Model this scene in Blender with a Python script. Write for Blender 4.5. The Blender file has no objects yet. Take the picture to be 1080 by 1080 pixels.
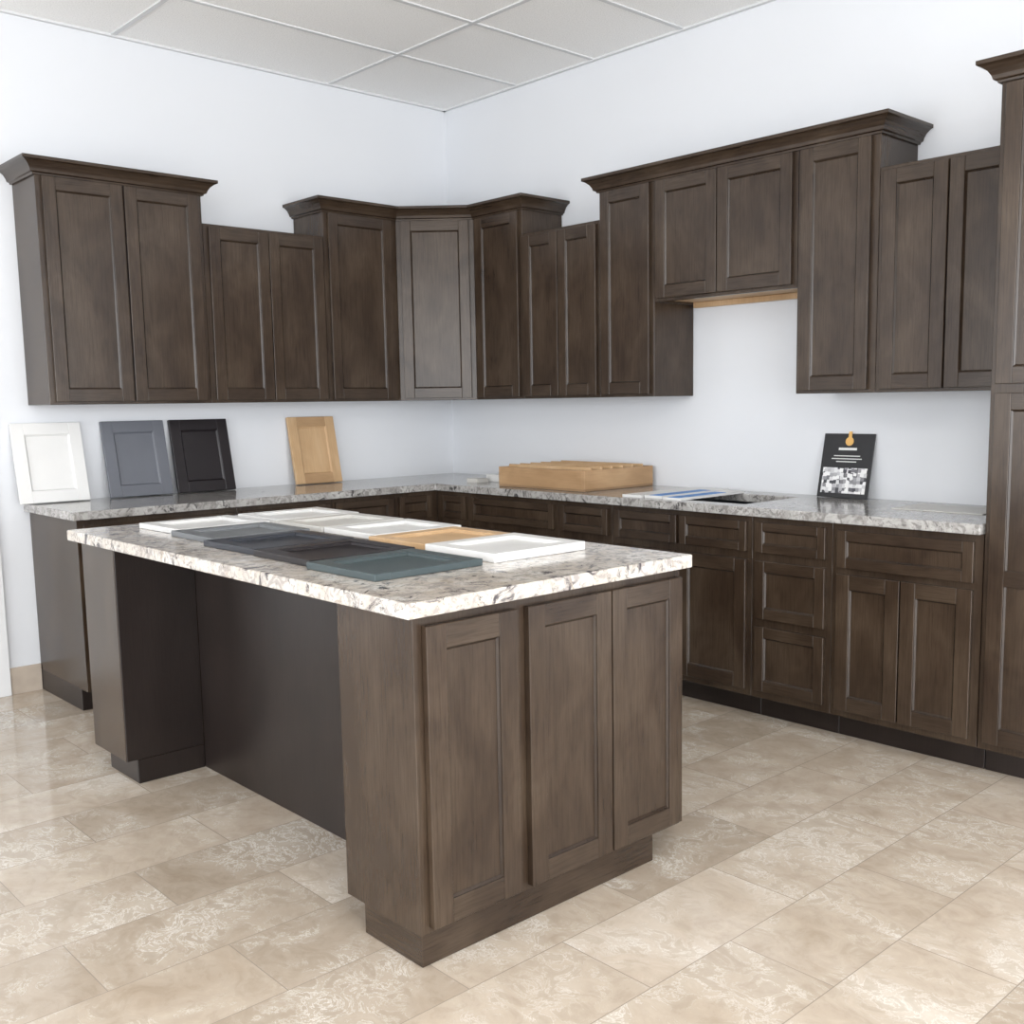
import bpy, bmesh, math
import numpy as np
from mathutils import Vector, Matrix
C=bpy.context.scene.collection
bpy.context.scene.view_settings.view_transform='Standard'
# ---------------------------------------------------------------- materials
def newmat(n):
    m=bpy.data.materials.new(n); m.use_nodes=True; nt=m.node_tree
    b=nt.nodes['Principled BSDF']; return m,nt,b
def N(nt,t,**k):
    n=nt.nodes.new(t)
    for a,v in k.items(): setattr(n,a,v)
    return n
def L(nt,a,b): nt.links.new(a,b)
def ramp(nt,fac,stops,interp='LINEAR'):
    r=N(nt,'ShaderNodeValToRGB'); r.color_ramp.interpolation=interp
    e=r.color_ramp.elements
    while len(e)<len(stops): e.new(.5)
    for x,(p,c) in zip(e,stops):
        x.position=p; x.color=(*c,1) if len(c)==3 else c
    if fac is not None: L(nt,fac,r.inputs[0])
    return r.outputs[0]
def mapping(nt,scale=(1,1,1),loc=(0,0,0),rot=(0,0,0)):
    t=N(nt,'ShaderNodeTexCoord'); m=N(nt,'ShaderNodeMapping')
    m.inputs['Scale'].default_value=scale; m.inputs['Location'].default_value=loc; m.inputs['Rotation'].default_value=rot
    L(nt,t.outputs['Object'],m.inputs[0]); return m.outputs[0]
def noise(nt,vec,scale,detail=4,rough=.5,dist=0,w=None):
    n=N(nt,'ShaderNodeTexNoise'); n.inputs['Scale'].default_value=scale; n.inputs['Detail'].default_value=detail
    n.inputs['Roughness'].default_value=rough; n.inputs['Distortion'].default_value=dist
    if w is not None:
        n.noise_dimensions='4D'; L(nt,w,n.inputs['W'])
    L(nt,vec,n.inputs['Vector']); return n.outputs['Fac']
def mix(nt,f,a,b,mode='MIX'):
    m=N(nt,'ShaderNodeMix',data_type='RGBA',blend_type=mode)
    if isinstance(f,(int,float)): m.inputs[0].default_value=f
    else: L(nt,f,m.inputs[0])
    for i,v in ((6,a),(7,b)):
        if isinstance(v,tuple): m.inputs[i].default_value=(*v,1)
        else: L(nt,v,m.inputs[i])
    return m.outputs[2]
def plain(n,c,r=.5,metal=0,var=.06,sc=6):
    m,nt,b=newmat(n); f=noise(nt,mapping(nt),sc,2)
    lo=tuple(x*(1-var) for x in c); hi=tuple(min(1,x*(1+var)) for x in c)
    L(nt,ramp(nt,f,[(.3,lo),(.7,hi)]),b.inputs['Base Color'])
    b.inputs['Roughness'].default_value=r; b.inputs['Metallic'].default_value=metal
    return m
def wood(n,dark,mid,light,horiz=False,r=.27,streak=1.0):
    m,nt,b=newmat(n)
    s=(8,8,170) if horiz else (170,170,8)
    s2=(3,3,6) if horiz else (6,6,3)
    g=noise(nt,mapping(nt,s),1,4,.72,.4)
    bl=noise(nt,mapping(nt,s2),1,3,.55,.5)
    c1=ramp(nt,bl,[(.25,dark),(.5,mid),(.75,light)])
    c2=ramp(nt,g,[(.32,(.68,.66,.64)),(.5,(.97,.97,.97)),(.66,(1.12,1.12,1.12))])
    L(nt,mix(nt,streak,c1,c2,'MULTIPLY'),b.inputs['Base Color'])
    b.inputs['Roughness'].default_value=r
    b.inputs['Specular IOR Level'].default_value=.43
    return m
WV=wood('stained_wood_vertical',(.027,.016,.0098),(.0435,.0282,.018),(.068,.047,.031))
WH=wood('stained_wood_horizontal',(.026,.0155,.0095),(.041,.0268,.0173),(.062,.043,.0285),True)
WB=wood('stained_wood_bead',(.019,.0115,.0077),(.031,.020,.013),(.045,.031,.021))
WD=wood('stained_wood_shaded',(.0115,.0075,.0063),(.0165,.0111,.0095),(.0225,.0158,.0138),r=.34)  # stain darkened to paint in knee-space shade; toe kicks share it
WN=wood('natural_maple',(.45,.285,.145),(.54,.36,.20),(.62,.44,.27),r=.45,streak=.3)
WNH=wood('natural_maple_horizontal',(.33,.20,.10),(.42,.265,.14),(.51,.34,.19),True,r=.45,streak=.3)
WNG=wood('natural_maple_darker',(.24,.15,.08),(.30,.19,.105),(.36,.24,.14),True,r=.5,streak=.4)  # darker maple for organizer bottom and the fill between slats
def granite(n,warm,sc):
    m,nt,b=newmat(n); v=mapping(nt)
    n1=noise(nt,v,9*sc,7,.7,2.0); n2=noise(nt,mapping(nt,loc=(3,7,1)),17*sc,6,.65,1.6); n3=noise(nt,mapping(nt,loc=(9,2,5)),5*sc,4,.6,1.8)
    base=ramp(nt,n3,[(.3,(.46,.40,.335)),(.5,(.58,.535,.475)),(.7,(.65,.635,.60))] if warm else [(.3,(.29,.275,.26)),(.5,(.40,.39,.375)),(.7,(.52,.51,.495))])
    gr=ramp(nt,n2,[(.49,(0,0,0)),(.59,(.9,.9,.9))])
    c=mix(nt,gr,base,(.33,.30,.28) if warm else (.22,.21,.20))
    rust=ramp(nt,noise(nt,mapping(nt,loc=(1,1,8)),15*sc,4,.7,1),[(.60,(0,0,0)),(.69,(.6,.6,.6))])
    c=mix(nt,rust,c,(.27,.205,.145) if warm else (.17,.145,.125))
    dk=ramp(nt,n1,[(.55,(0,0,0)),(.64,(1,1,1))])
    c=mix(nt,dk,c,(.068,.058,.064) if warm else (.058,.055,.055))
    vor=N(nt,'ShaderNodeTexVoronoi'); vor.inputs['Scale'].default_value=110; L(nt,v,vor.inputs['Vector'])
    sp=ramp(nt,vor.outputs['Distance'],[(.12,(.55,.55,.55)),(.27,(0,0,0))])
    c=mix(nt,sp,c,(.14,.13,.13))
    L(nt,c,b.inputs['Base Color']); b.inputs['Roughness'].default_value=.12
    return m
GI=granite('island_granite',True,1.1); GP=granite('perimeter_granite',False,1.4)
def paint(n,c):
    m,nt,b=newmat(n); v=mapping(nt)
    f=noise(nt,v,1.2,2); L(nt,ramp(nt,f,[(.3,tuple(x*.98 for x in c)),(.7,c)]),b.inputs['Base Color'])
    b.inputs['Roughness'].default_value=.7
    return m
WALL=paint('wall_paint',(.70,.718,.748)); TRIM=paint('trim_paint',(.72,.73,.74))
CEIL,nt,b=newmat('ceiling_tile'); v=mapping(nt)
f=noise(nt,v,160,2,.7); L(nt,ramp(nt,f,[(.35,(.80,.80,.79)),(.55,(.93,.93,.92))]),b.inputs['Base Color']); b.inputs['Roughness'].default_value=.9
GRID=plain('ceiling_grid_white',(.64,.65,.66),.5,0,.02)
# floor tile
FLOOR,nt,b=newmat('marble_tile'); v=mapping(nt,loc=(.06,-.018,0))
br=N(nt,'ShaderNodeTexBrick'); br.offset=.5; br.offset_frequency=2; br.squash=1
for k,x in (('Scale',1),('Mortar Size',.0014),('Mortar Smooth',.1),('Bias',0),('Brick Width',.61),('Row Height',.296)): br.inputs[k].default_value=x
br.inputs['Color1'].default_value=(0,0,0,1); br.inputs['Color2'].default_value=(1,1,1,1); br.inputs['Mortar'].default_value=(.5,.5,.5,1)
L(nt,v,br.inputs['Vector'])
rnd=br.outputs['Color']; w=N(nt,'ShaderNodeMath',operation='MULTIPLY'); L(nt,rnd,w.inputs[0]); w.inputs[1].default_value=37
v2=mapping(nt,(1.3,1,1),rot=(0,0,.5))
nA=noise(nt,v2,2.4,4,.6,1.0,w.outputs[0]); nB=noise(nt,v2,9,6,.72,1.8,w.outputs[0]); 
base=ramp(nt,nA,[(.3,(.415,.345,.275)),(.5,(.485,.42,.35)),(.7,(.56,.505,.44))])
tint=ramp(nt,rnd,[(0,(.84,.82,.79)),(.5,(1,.985,.96)),(1,(1.12,1.12,1.12))])
base=mix(nt,1,base,tint,'MULTIPLY')
base=mix(nt,1,base,ramp(nt,nB,[(.35,(.90,.89,.87)),(.65,(1.08,1.08,1.08))]),'MULTIPLY')
ab=N(nt,'ShaderNodeMath',operation='SUBTRACT'); L(nt,nB,ab.inputs[0]); ab.inputs[1].default_value=.5
ab2=N(nt,'ShaderNodeMath',operation='ABSOLUTE'); L(nt,ab.outputs[0],ab2.inputs[0])
vein=ramp(nt,ab2.outputs[0],[(0,(.95,.95,.95)),(.024,(0,0,0))])
msk=ramp(nt,nA,[(.46,(.05,.05,.05)),(.60,(1,1,1))])
vm=mix(nt,1,vein,msk,'MULTIPLY')
c=mix(nt,vm,base,(.74,.71,.66))
c=mix(nt,br.outputs['Fac'],c,(.30,.255,.21))
L(nt,c,b.inputs['Base Color'])
L(nt,ramp(nt,nA,[(.3,(.05,.05,.05)),(.7,(.12,.12,.12))]),b.inputs['Roughness'])
WHITE=plain('white_lacquer',(.70,.70,.69),.35,0,.02); OFFW=plain('offwhite_lacquer',(.58,.57,.54),.35,0,.02)
GREY=plain('grey_lacquer',(.12,.128,.15),.4,0,.04); MGREY=plain('mid_grey_lacquer',(.15,.16,.17),.4,0,.03)
NAVY=plain('charcoal_lacquer',(.026,.030,.040),.35,0,.05); BLACK=plain('espresso_lacquer',(.011,.008,.010),.35,0,.05)
TEAL=plain('slate_green_lacquer',(.05,.07,.075),.35,0,.05); BLUE=plain('blue_card',(.03,.2,.55),.5)
STEEL=plain('stainless',(.25,.25,.26),.3,1,.05); GOLD=plain('gold_foil',(.75,.45,.15),.35,.6); BLK=plain('black_card',(.012,.012,.014),.4)
PHOTO,nt,b=newmat('printed_kitchen_photo'); v=mapping(nt,(1,1,1))
br2=N(nt,'ShaderNodeTexVoronoi'); br2.inputs['Scale'].default_value=60; br2.distance='CHEBYCHEV'; br2.inputs['Randomness'].default_value=.5; L(nt,v,br2.inputs['Vector'])
L(nt,ramp(nt,br2.outputs['Color'],[(.2,(.05,.05,.06)),(.45,(.5,.5,.52)),(.7,(.8,.8,.8))]),b.inputs['Base Color'])
# ---------------------------------------------------------------- mesh builder
class MB:
    def __init__(s): s.v=[]; s.f=[]; s.m=[]; s.mats=[]
    def mi(s,m):
        if m not in s.mats: s.mats.append(m)
        return s.mats.index(m)
    def poly(s,pts,faces,m):
        o=len(s.v); s.v+=[tuple(p) for p in pts]; i=s.mi(m)
        for f in faces: s.f.append([o+k for k in f]); s.m.append(i)
    def hexa(s,P,m): s.poly(P,[(0,1,2,3),(7,6,5,4),(0,4,5,1),(1,5,6,2),(2,6,7,3),(3,7,4,0)],m)
    def box(s,x0,x1,y0,y1,z0,z1,m):
        s.hexa([(x0,y0,z0),(x1,y0,z0),(x1,y1,z0),(x0,y1,z0),(x0,y0,z1),(x1,y0,z1),(x1,y1,z1),(x0,y1,z1)],m)
    def prism(s,pts,z0,z1,m):
        n=len(pts); P=[(x,y,z0) for x,y in pts]+[(x,y,z1) for x,y in pts]
        s.poly(P,[tuple(range(n)),tuple(range(2*n-1,n-1,-1))]+[(i,(i+1)%n,n+(i+1)%n,n+i) for i in range(n)],m)
    def obj(s,name,bevel=.0015,parent=None):
        me=bpy.data.meshes.new(name); me.from_pydata(s.v,[],s.f)
        for m in s.mats: me.materials.append(m)
        me.polygons.foreach_set('material_index',s.m)
        bm=bmesh.new(); bm.from_mesh(me); bmesh.ops.recalc_face_normals(bm,faces=bm.faces); bm.to_mesh(me); bm.free()
        o=bpy.data.objects.new(name,me); C.objects.link(o)
        if bevel:
            b=o.modifiers.new('bevel','BEVEL'); b.width=bevel; b.segments=1; b.limit_method='ANGLE'; b.angle_limit=math.radians(50)
        if parent: o.parent=parent
        return o
class FR:
    """oriented frame: u along, v up(z), n outwards"""
    def __init__(s,mb,O,U,Nn,V=(0,0,1)):
        s.mb=mb; s.O=Vector(O); s.U=Vector(U).normalized(); s.N=Vector(Nn).normalized(); s.V=Vector(V).normalized()
    def p(s,u,v,n): return s.O+s.U*u+s.V*v+s.N*n
    def box(s,u0,u1,v0,v1,n0,n1,m):
        s.mb.hexa([s.p(u0,v0,n0),s.p(u1,v0,n0),s.p(u1,v1,n0),s.p(u0,v1,n0),s.p(u0,v0,n1),s.p(u1,v0,n1),s.p(u1,v1,n1),s.p(u0,v1,n1)],m)
    def door(s,u0,u1,v0,v1,n0=0,th=.02,fw=.057,mv=None,mh=None):
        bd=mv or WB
        mv=mv or WV; mh=mh or WH; n1=n0+th; d=n1-.011
        s.box(u0,u0+fw,v0,v1,n0,n1,mv); s.box(u1-fw,u1,v0,v1,n0,n1,mv)
        s.box(u0+fw,u1-fw,v0,v0+fw,n0,n1-.0004,mh); s.box(u0+fw,u1-fw,v1-fw,v1,n0,n1-.0004,mh)
        s.box(u0+fw,u1-fw,v0+fw,v1-fw,n0,d,mv)
        k=.008; a,b_,c,e=u0+fw,u1-fw,v0+fw,v1-fw; t=n1-.003
        for (A,B,dA) in (((a,c),(a,e),(k,0)),((b_,e),(b_,c),(-k,0)),((b_,c),(a,c),(0,k)),((a,e),(b_,e),(0,-k))):
            P=[s.p(A[0],A[1],d),s.p(A[0],A[1],t),s.p(A[0]+dA[0],A[1]+dA[1],d),s.p(B[0],B[1],d),s.p(B[0],B[1],t),s.p(B[0]+dA[0],B[1]+dA[1],d)]
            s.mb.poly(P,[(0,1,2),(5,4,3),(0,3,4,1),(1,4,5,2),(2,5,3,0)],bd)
RW=lambda mb: FR(mb,(0,0,0),(0,-1,0),(-1,0,0))
LW=lambda mb: FR(mb,(0,0,0),(-1,0,0),(0,-1,0))
ZB,ZT,ZS=1.38,2.42,2.264
def upper(wall,s0,s1,z0,z1,doors,name='upper_cabinet'):
    mb=MB(); f=wall(mb)
    f.box(s0+.0006,s1-.0006,z0,z1,.002,.305,WV)
    for a,b in doors: f.door(a,b,z0+.013,min(z1-.016,2.392),.3052)
    return mb.obj(name)
# left wall
tallL=upper(LW,1.79,2.57,ZB,ZT,[(2.187,2.545),(1.812,2.178)])
upper(LW,1.10,1.79,ZB,ZS,[(1.44,1.765),(1.115,1.435)])
upper(LW,.62,1.10,ZB,ZT,[(.665,1.075)])
mb=MB(); mb.prism([(-.002,-.002),(-.619,-.002),(-.619,-.305),(-.305,-.619),(-.002,-.619)],ZB,ZT,WV)
f=FR(mb,(-.6195,-.3055,0),(1,-1,0),(-1,-1,0)); f.door(.028,.417,ZB+.013,2.392,.0004); mb.obj('corner_upper_cabinet')
# right wall
upper(RW,.62,1.03,ZB,ZT,[(.65,1.005)])
upper(RW,1.03,1.605,ZB,ZS,[(1.045,1.312),(1.318,1.59)])
upper(RW,1.605,1.965,ZB,ZT,[(1.625,1.945)])
# hood cabinet
mb=MB(); f=RW(mb); a,b_=1.966,2.764
f.box(a,b_,1.85,ZT,.002,.285,WV); f.box(a,b_,1.83,ZT,.285,.305,WV); f.box(a,a+.018,1.83,1.85,.002,.285,WV); f.box(b_-.018,b_,1.83,1.85,.002,.285,WV)
f.box(a+.018,b_-.018,1.842,1.8495,.002,.2845,WN); f.box(a+.018,b_-.018,1.815,1.8415,.002,.03,WN)
f.door(1.985,2.345,1.845,2.392,.3052); f.door(2.351,2.742,1.845,2.392,.3052); mb.obj('range_hood_upper_cabinet')
upper(RW,2.765,3.14,ZB,ZT,[(2.787,3.108)])
upper(RW,3.14,3.743,ZB,ZS,[(3.163,3.43),(3.437,3.725)])
# crown
PROF=[(.0008,2.394),(.010,2.394),(.012,2.402),(.022,2.405),(.026,2.418),(.036,2.434),(.050,2.446),(.056,2.449),(.064,2.452),(.064,2.466),(.0008,2.466)]
def crown(path,name='crown_molding',parent=None):
    mb=MB(); n=len(path); P=[Vector(p) for p in path]; nr=[]
    for i in range(n-1):
        d=(P[i+1]-P[i]).normalized(); nr.append(Vector((d.y,-d.x)))
    rings=[]
    for i in range(n):
        if i==0: o=nr[0]
        elif i==n-1: o=nr[-1]
        else:
            o=nr[i-1]+nr[i]; o=o/(o.length_squared/2)
        rings.append([(P[i].x+o.x*a,P[i].y+o.y*a,z) for a,z in PROF])
    k=len(PROF); pts=[q for r in rings for q in r]; F=[]
    for i in range(n-1):
        for j in range(k): F.append((i*k+j,i*k+(j+1)%k,(i+1)*k+(j+1)%k,(i+1)*k+j))
    F+= [tuple(range(k)),tuple(range((n-1)*k,n*k))]
    mb.poly(pts,F,WH); return mb.obj(name,bevel=.001,parent=parent)
crown([(-2.57,-.002),(-2.57,-.306),(-1.79,-.306),(-1.79,-.002)],parent=tallL)
crown([(-1.10,-.002),(-1.10,-.306),(-.62,-.306),(-.306,-.62),(-.306,-1.03),(-.002,-1.03)])
crown([(-.002,-1.605),(-.306,-1.605),(-.306,-3.14),(-.002,-3.14)])
# ---------------------------------------------------------------- base cabinets
def base(wall,s0,s1,fronts,name='base_cabinet',sink=False):
    mb=MB(); f=wall(mb)
    if sink:
        f.box(s0+.0006,s1-.0006,.1,.69,.002,.61,WV); f.box(s0+.0006,s1-.0006,.69,.875,.565,.61,WV)
    else: f.box(s0+.0006,s1-.0006,.1,.875,.002,.61,WV)
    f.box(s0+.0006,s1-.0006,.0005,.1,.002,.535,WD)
    for a,b,z0,z1,fw in fronts: f.door(a,b,z0,z1,.6102,fw=fw)
    return mb.obj(name)
D0,D1,R0,R1=.725,.852,.13,.69
base(RW,3.145,3.743,[(3.172,3.715,.70,.848,.04),(3.172,3.438,R0,.675,.057),(3.444,3.715,R0,.675,.057)])
base(RW,2.765,3.145,[(2.79,3.12,.725,.852,.035),(2.79,3.12,.445,.69,.045),(2.79,3.12,.135,.41,.045)],'drawer_base_cabinet')
sb=base(RW,1.965,2.765,[(2.385,2.742,D0,D1,.035),(1.99,2.365,D0,D1,.035),(2.375,2.742,R0,R1,.057),(1.99,2.355,R0,R1,.057)],'sink_base_cabinet',True)
base(RW,1.60,1.965,[(1.62,1.945,D0,D1,.035),(1.62,1.945,R0,R1,.057)])
base(RW,.90,1.60,[(.92,1.575,D0,D1,.035),(.92,1.245,R0,R1,.057),(1.25,1.575,R0,R1,.057)])
mb=MB(); mb.prism([(-.002,-.002),(-.899,-.002),(-.899,-.61),(-.61,-.61),(-.61,-.899),(-.002,-.899)],.1,.875,WV)
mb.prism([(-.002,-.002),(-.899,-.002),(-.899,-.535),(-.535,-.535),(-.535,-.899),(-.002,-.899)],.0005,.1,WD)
LW(mb).door(.66,.88,D0,D1,.6102,fw=.035); LW(mb).door(.66,.88,R0,R1,.6102); RW(mb).door(.66,.88,D0,D1,.6102,fw=.035); RW(mb).door(.66,.88,R0,R1,.6102); mb.obj('corner_base_cabinet')
base(LW,.90,1.30,[(.925,1.285,D0,D1,.035),(.925,1.285,R0,R1,.057)])
base(LW,1.30,1.84,[(1.32,1.82,D0,D1,.035),(1.32,1.567,R0,R1,.057),(1.573,1.82,R0,R1,.057)])
base(LW,1.84,2.60,[(1.865,2.575,D0,D1,.035),(1.865,2.217,R0,R1,.057),(2.223,2.575,R0,R1,.057)])
# pantry
mb=MB(); f=RW(mb); a,b_=3.746,4.46
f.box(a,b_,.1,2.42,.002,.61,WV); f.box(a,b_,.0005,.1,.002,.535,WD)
mid=(a+b_)/2
for u0,u1 in ((a+.022,mid-.003),(mid+.003,b_-.022)):
    f.door(u0,u1,1.40,2.388,.6102)
    f.door(u0,u1,.13,1.368,.6102); f.box(u0+.05,u1-.05,.70,.757,.6105,.6298,WH)
pan=mb.obj('pantry_cabinet'); crown([(-.002,-3.746),(-.611,-3.746),(-.611,-4.46),(-.002,-4.46)],parent=pan)
# ---------------------------------------------------------------- countertops
def cells(xs,ys,keep,z0,z1,m,name,bev=.004):
    bm=bmesh.new(); V={}
    def g(i,j,z):
        if (i,j,z) not in V: V[i,j,z]=bm.verts.new((xs[i],ys[j],z1 if z else z0))
        return V[i,j,z]
    nx,ny=len(xs)-1,len(ys)-1
    K=lambda i,j: 0<=i<nx and 0<=j<ny and keep(i,j)
    for i in range(nx):
        for j in range(ny):
            if not K(i,j): continue
            bm.faces.new([g(i,j,1),g(i+1,j,1),g(i+1,j+1,1),g(i,j+1,1)]); bm.faces.new([g(i,j,0),g(i,j+1,0),g(i+1,j+1,0),g(i+1,j,0)])
            for di,dj,a,b in ((-1,0,(i,j+1),(i,j)),(1,0,(i+1,j),(i+1,j+1)),(0,-1,(i,j),(i+1,j)),(0,1,(i+1,j+1),(i,j+1))):
                if not K(i+di,j+dj): bm.faces.new([g(*a,0),g(*b,0),g(*b,1),g(*a,1)])
    bmesh.ops.recalc_face_normals(bm,faces=bm.faces)
    me=bpy.data.meshes.new(name); bm.to_mesh(me); bm.free(); me.materials.append(m)
    o=bpy.data.objects.new(name,me); C.objects.link(o)
    b=o.modifiers.new('bevel','BEVEL'); b.width=bev; b.segments=2; b.limit_method='ANGLE'; b.angle_limit=math.radians(50)
    return o
xs=[-2.625,-.648,-.55,-.14,-.002]; ys=[-3.744,-2.68,-2.08,-.648,-.002]
cells(xs,ys,lambda i,j: (j==3 or i>=1) and not (i==2 and j==1),.876,.914,GP,'perimeter_countertop')
mb=MB(); x0,x1,y0,y1=-.562,-.125,-2.695,-2.065; zb=.72
mb.box(x0,x1,y0,y1,zb,zb+.004,STEEL)
for q in ((x0,x0+.006,y0+.006,y1-.006),(x1-.006,x1,y0+.006,y1-.006),(x0,x1,y0,y0+.006),(x0,x1,y1-.006,y1)): mb.box(*q,zb+.004,.8755,STEEL)
mb.obj('undermount_sink',parent=sb)
# ---------------------------------------------------------------- island
isl=bpy.data.objects.new('kitchen_island',None); C.objects.link(isl)
mb=MB()
X0,X1=-2.84,-1.87
mb.box(X0,X1,-3.40,-3.08,.09,.875,WV); mb.box(X0+.012,X1-.105,-3.385,-3.14,.0005,.09,WH)
f=FR(mb,(0,-3.40,0),(1,0,0),(0,-1,0))
f.door(-2.815,-2.53,.105,.848,.0004,fw=.06); f.door(-2.492,-2.186,.105,.848,.0004); f.door(-2.18,-1.882,.105,.848,.0004)
mb.obj('end_cabinets',parent=isl)
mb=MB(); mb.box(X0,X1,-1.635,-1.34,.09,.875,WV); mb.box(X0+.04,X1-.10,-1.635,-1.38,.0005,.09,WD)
mb.box(X0+.04,-2.545,-1.641,-1.6355,.0005,.09,WD); mb.box(X0+.002,-2.545,-1.641,-1.6355,.0905,.875,WD)  # thin facing, knee-space shade put into its colour
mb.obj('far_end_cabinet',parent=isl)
mb=MB(); mb.box(-2.53,X1,-3.08,-1.64,.09,.875,WV); mb.box(-2.545,-2.5305,-3.08,-1.642,.0005,.875,WD); mb.box(-2.53,X1-.075,-3.08,-1.64,.0005,.09,WD)  # recess panel colour carries the shade under the overhang
f=FR(mb,(X1,0,0),(0,1,0),(1,0,0))
for k in range(4):
    a=-3.06+k*.357; f.door(a,a+.345,.11,.69,.0004); f.door(a,a+.345,.72,.855,.0004,fw=.035)
mb.obj('center_cabinets',parent=isl)
o=cells([-2.88,-1.86],[-3.44,-1.31],lambda i,j:True,.8755,.914,GI,'granite_top'); o.parent=isl
# ---------------------------------------------------------------- sample doors
def sample_flat(x,y,mat,rot=0,z=.9145,th=.019,w=.36,h=.325,mh=None):
    mb=MB(); f=FR(mb,(0,0,0),(1,0,0),(0,0,1),(0,1,0)); f.door(-w/2,w/2,-h/2,h/2,0,th,.05,mat,mh or mat)
    o=mb.obj('sample_door'); o.location=(x,y,z); o.rotation_euler=(0,0,math.radians(rot)); return o
rows=[-1.63,-1.967,-2.304,-2.641,-2.978]
for y,xl,xr,ml,mr,r in zip(rows,(-2.49,-2.52,-2.56,-2.565,-2.585),(-2.09,-2.115,-2.11,-2.15,-2.175),(WHITE,MGREY,NAVY,BLACK,TEAL),(WHITE,OFFW,WHITE,WN,WHITE),(1,-1,1,-.6,.6)):
    sample_flat(xl,y,ml,r); sample_flat(xr,y+.005,mr,-r,th=.026 if y<-2.9 else .019)
def sample_lean(x,mat,mh=None,w=.32,h=.385,y=-.085):
    mb=MB(); f=FR(mb,(0,0,0),(1,0,0),(0,-1,0)); f.door(-w/2,w/2,0,h,0,.019,.057,mat,mh or mat)
    o=mb.obj('sample_door'); t=math.asin((-y-.004)/h); o.location=(x,y,.9155); o.rotation_euler=(-t,0,0)
    return o
sample_lean(-2.505,WHITE); sample_lean(-2.085,GREY); sample_lean(-1.735,BLACK); sample_lean(-1.055,WN,WNH,w=.30)
# ---------------------------------------------------------------- wooden drawer box
mb=MB(); x0,x1,y0,y1,z0,z1=-.55,-.03,-1.72,-1.08,.9148,1.02
mb.box(x0,x1,y0,y1,z0,z0+.012,WNG); z0+=.012
for q in ((x0,x0+.016,y0+.016,y1-.016),(x1-.016,x1,y0+.016,y1-.016),(x0,x1,y0,y0+.016),(x0,x1,y1-.016,y1)): mb.box(*q,z0,z1,WNH)
for k in range(6):
    x=x0+.06+k*.078; mb.box(x,x+.010,y0+.016,y1-.016,z0+.03,z1+.012,WN)
for k in range(5):
    x=x0+.075+k*.078; mb.box(x,x+.05,y0+.02,y1-.02,z0+.03,z0+.07,WNG)
mb.obj('wooden_drawer_organizer')
# ---------------------------------------------------------------- display board, cards
mb=MB(); f=FR(mb,(0,0,0),(0,-1,0),(-1,0,0)); f.box(0,.25,0,.29,0,.006,BLK)
f.box(.015,.235,.02,.135,.0062,.0068,PHOTO)
for k,(a,b_) in enumerate(((.06,.19),(.05,.2),(.075,.175))): f.box(a,b_,.187-k*.013,.191-k*.013,.0062,.0066,WHITE)
f.box(.08,.17,.215,.226,.0062,.0066,WHITE)
n=20; pts=[f.p(.13+.02*math.cos(2*math.pi*i/n),.255+.02*math.sin(2*math.pi*i/n),.0085) for i in range(n)]+[f.p(.13+.02*math.cos(2*math.pi*i/n),.255+.02*math.sin(2*math.pi*i/n),.0062) for i in range(n)]
mb.poly(pts,[tuple(range(n)),tuple(range(2*n-1,n-1,-1))]+[(i,(i+1)%n,n+(i+1)%n,n+i) for i in range(n)],GOLD)
f.box(.122,.138,.273,.30,.0062,.008,GOLD)
o=mb.obj('display_board',0); o.location=(-.07,-2.735,.9155); o.rotation_euler=(0,math.radians(12.5),0)
def card(name,x0,x1,y0,y1,m,z=.9145,t=.004,stripe=None):
    mb=MB(); mb.box(x0,x1,y0,y1,z,z+t,m)
    if stripe: mb.box(x0+.01,x1-.12,y0+.02,y1-.02,z+t,z+t+.001,stripe)
    return mb.obj(name,0)
card('sample_card',-.60,-.10,-2.13,-2.02,WHITE,t=.010); card('sample_card',-.585,-.08,-2.25,-2.145,WHITE,t=.012,stripe=BLUE)
card('sample_card',-.60,-.12,-2.37,-2.265,WHITE,t=.010,stripe=BLUE)
card('small_white_box',-.36,-.24,-.86,-.75,WHITE,t=.04); card('small_white_box',-.47,-.39,-.80,-.71,OFFW,t=.022)
card('acrylic_sheet',-.35,-.10,-3.62,-3.25,OFFW,t=.003)
# ---------------------------------------------------------------- room
H=3.169; XW,YW=-7.6,-9.2
def slab(name,x0,x1,y0,y1,z0,z1,m): mb=MB(); mb.box(x0,x1,y0,y1,z0,z1,m); return mb.obj(name,0)
slab('floor',XW,0,YW,0,-.1,0,FLOOR); slab('ceiling',XW,0,YW,0,H,H+.1,CEIL)
slab('wall_left',XW,0,0,.12,0,H,WALL); slab('wall_right',0,.12,YW,0.12,0,H,WALL)
mb=MB()
x=-.84
while x>XW: mb.box(x-.012,x+.012,YW,0,H-.006,H+.001,GRID); x-=1.22
y=-.68
while y>YW: mb.box(XW,0,y-.012,y+.012,H-.0065,H+.001,GRID); y-=.61
mb.box(XW,0,-.022,0,H-.012,H+.001,GRID); mb.box(-.022,0,YW,0,H-.012,H+.001,GRID)
mb.obj('trim_1',0)
BS=plain('marble_baseboard',(.48,.41,.34),.2,0,.12,9)
slab('baseboard_left',-2.745,-2.602,-.012,-.0003,.0005,.13,BS)
mb=MB(); mb.box(-2.82,-2.745,-.02,-.0003,.0005,2.12,TRIM); mb.box(-3.82,-3.745,-.02,-.0003,.0005,2.12,TRIM); mb.box(-3.745,-2.82,-.02,-.0003,2.045,2.12,TRIM); mb.obj('trim_2')
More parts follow.
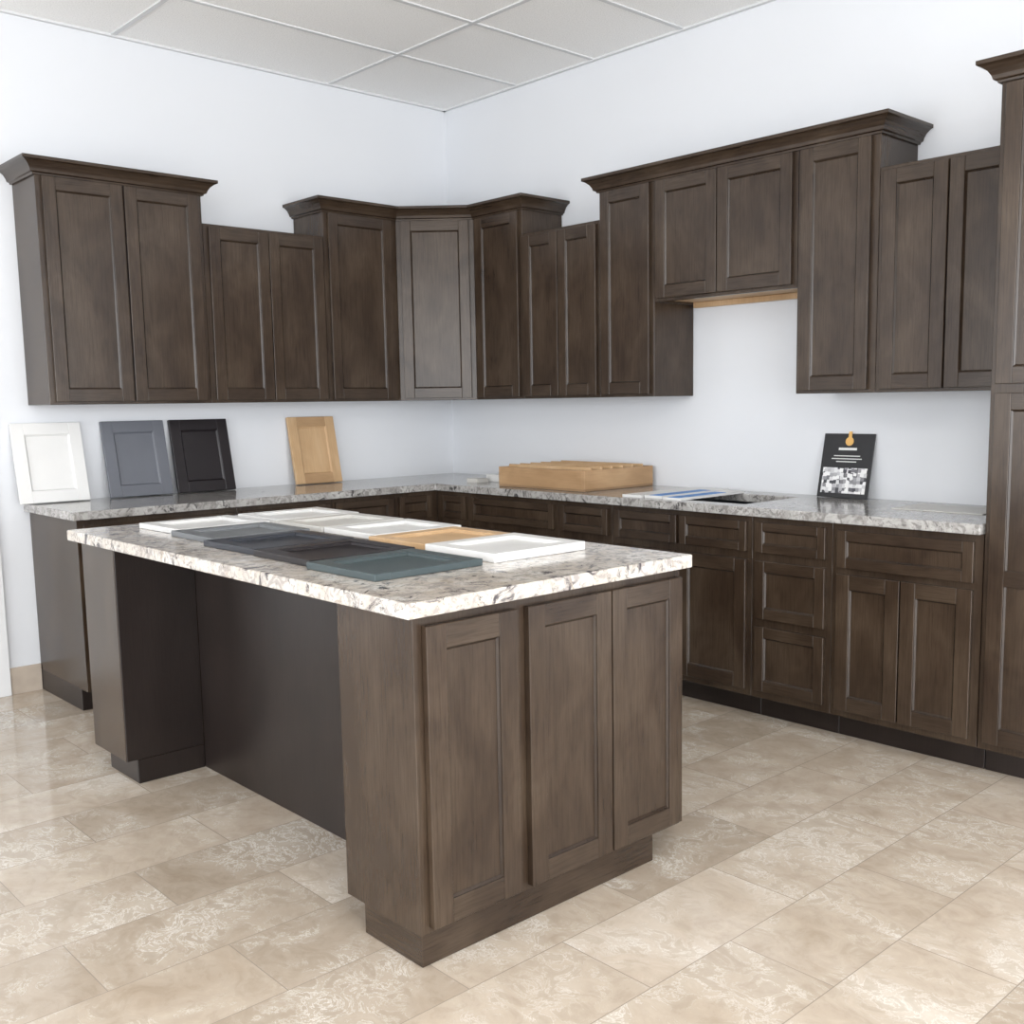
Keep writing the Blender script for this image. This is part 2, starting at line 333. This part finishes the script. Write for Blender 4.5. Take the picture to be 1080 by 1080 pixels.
mb=MB(); FR(mb,(0,0,0),(1,0,0),(0,-1,0)).box(-3.74,-2.825,.005,2.04,.0003,.012,TRIM); f=FR(mb,(0,0,0),(1,0,0),(0,-1,0)); f.door(-3.735,-2.83,.01,1.0,.012,.012,.11,TRIM,TRIM); f.door(-3.735,-2.83,1.0,2.035,.012,.012,.11,TRIM,TRIM); mb.obj('door_1')
def winwall(name,axis,pos,a0,a1,wins,t=.12):
    mb=MB(); cuts=[a0]+[q for w_ in wins for q in w_]+[a1]
    def bx(s0,s1,z0,z1):
        if axis=='y': mb.box(s0,s1,pos-t,pos,z0,z1,WALL)
        else: mb.box(pos-t,pos,s0,s1,z0,z1,WALL)
    for i in range(0,len(cuts),2): bx(cuts[i],cuts[i+1],0,H)
    for a,b in wins: bx(a,b,2.75,H); bx(a,b,0,.15)
    mb.obj(name,0)
wy=[(-6.9,-3.9),(-3.6,-.6)]; wx=[(-8.4,-5.2),(-4.2,-1.0)]
winwall('wall_front','y',YW,XW,0,wy); winwall('wall_side','x',XW,YW,0,wx)
k=0
FRM=plain('window_frame_white',(.7,.7,.7),.4)
for ax,ws in (('y',wy),('x',wx)):
    for a,b in ws:
        k+=1; mb=MB(); m_=(a+b)/2
        for s0,s1,z0,z1 in ((a,a+.05,.15,2.75),(b-.05,b,.15,2.75),(m_-.025,m_+.025,.15,2.75),(a,b,.15,.2),(a,b,2.7,2.75)):
            if ax=='y': mb.box(s0,s1,YW-.08,YW-.03,z0,z1,FRM)
            else: mb.box(XW-.08,XW-.03,s0,s1,z0,z1,FRM)
        mb.obj('window_%d'%k)
        ld=bpy.data.lights.new('daylight','AREA'); ld.shape='RECTANGLE'; ld.size=b-a-.1; ld.size_y=2.5
        ld.energy=205 if ax=='y' else 160; ld.color=(.965,.98,1)
        lo=bpy.data.objects.new('daylight_window_%d'%k,ld); C.objects.link(lo)
        if ax=='y': lo.location=(m_,YW-.2,1.45); lo.rotation_euler=(math.radians(90),0,0)
        else: lo.location=(XW-.2,m_,1.45); lo.rotation_euler=(math.radians(90),0,math.radians(-90))
for (x,y) in ((-3.89,-5.86),):  # unseen overhead area light behind the camera, added for extra light
    ld=bpy.data.lights.new('added_overhead','AREA'); ld.shape='RECTANGLE'; ld.size=1.15; ld.size_y=.55; ld.energy=55; ld.color=(1,.97,.93)
    lo=bpy.data.objects.new('added_ceiling_light',ld); C.objects.link(lo); lo.location=(x,y,H-.01)
W=bpy.data.worlds.new('World'); bpy.context.scene.world=W; W.use_nodes=True
W.node_tree.nodes['Background'].inputs[0].default_value=(.85,.92,1,1); W.node_tree.nodes['Background'].inputs[1].default_value=1.0
# ---------------------------------------------------------------- camera
yaw,pit,rol=.7563,.1236,-.0145
fw=np.array([np.sin(yaw)*np.cos(pit),np.cos(yaw)*np.cos(pit),-np.sin(pit)]); r=np.array([np.cos(yaw),-np.sin(yaw),0]); u=np.cross(r,fw)
c_,s_=np.cos(rol),np.sin(rol); r2,u2=c_*r+s_*u,-s_*r+c_*u
cd=bpy.data.cameras.new('camera'); cd.sensor_width=36; cd.lens=36*1106.7/1080; cd.shift_x=-32.3/1080; cd.shift_y=21.6/1080; cd.clip_start=.05
co=bpy.data.objects.new('camera',cd); C.objects.link(co)
M=Matrix(((r2[0],u2[0],-fw[0],-4.2503),(r2[1],u2[1],-fw[1],-5.3385),(r2[2],u2[2],-fw[2],1.3599),(0,0,0,1))); co.matrix_world=M
bpy.context.scene.camera=co
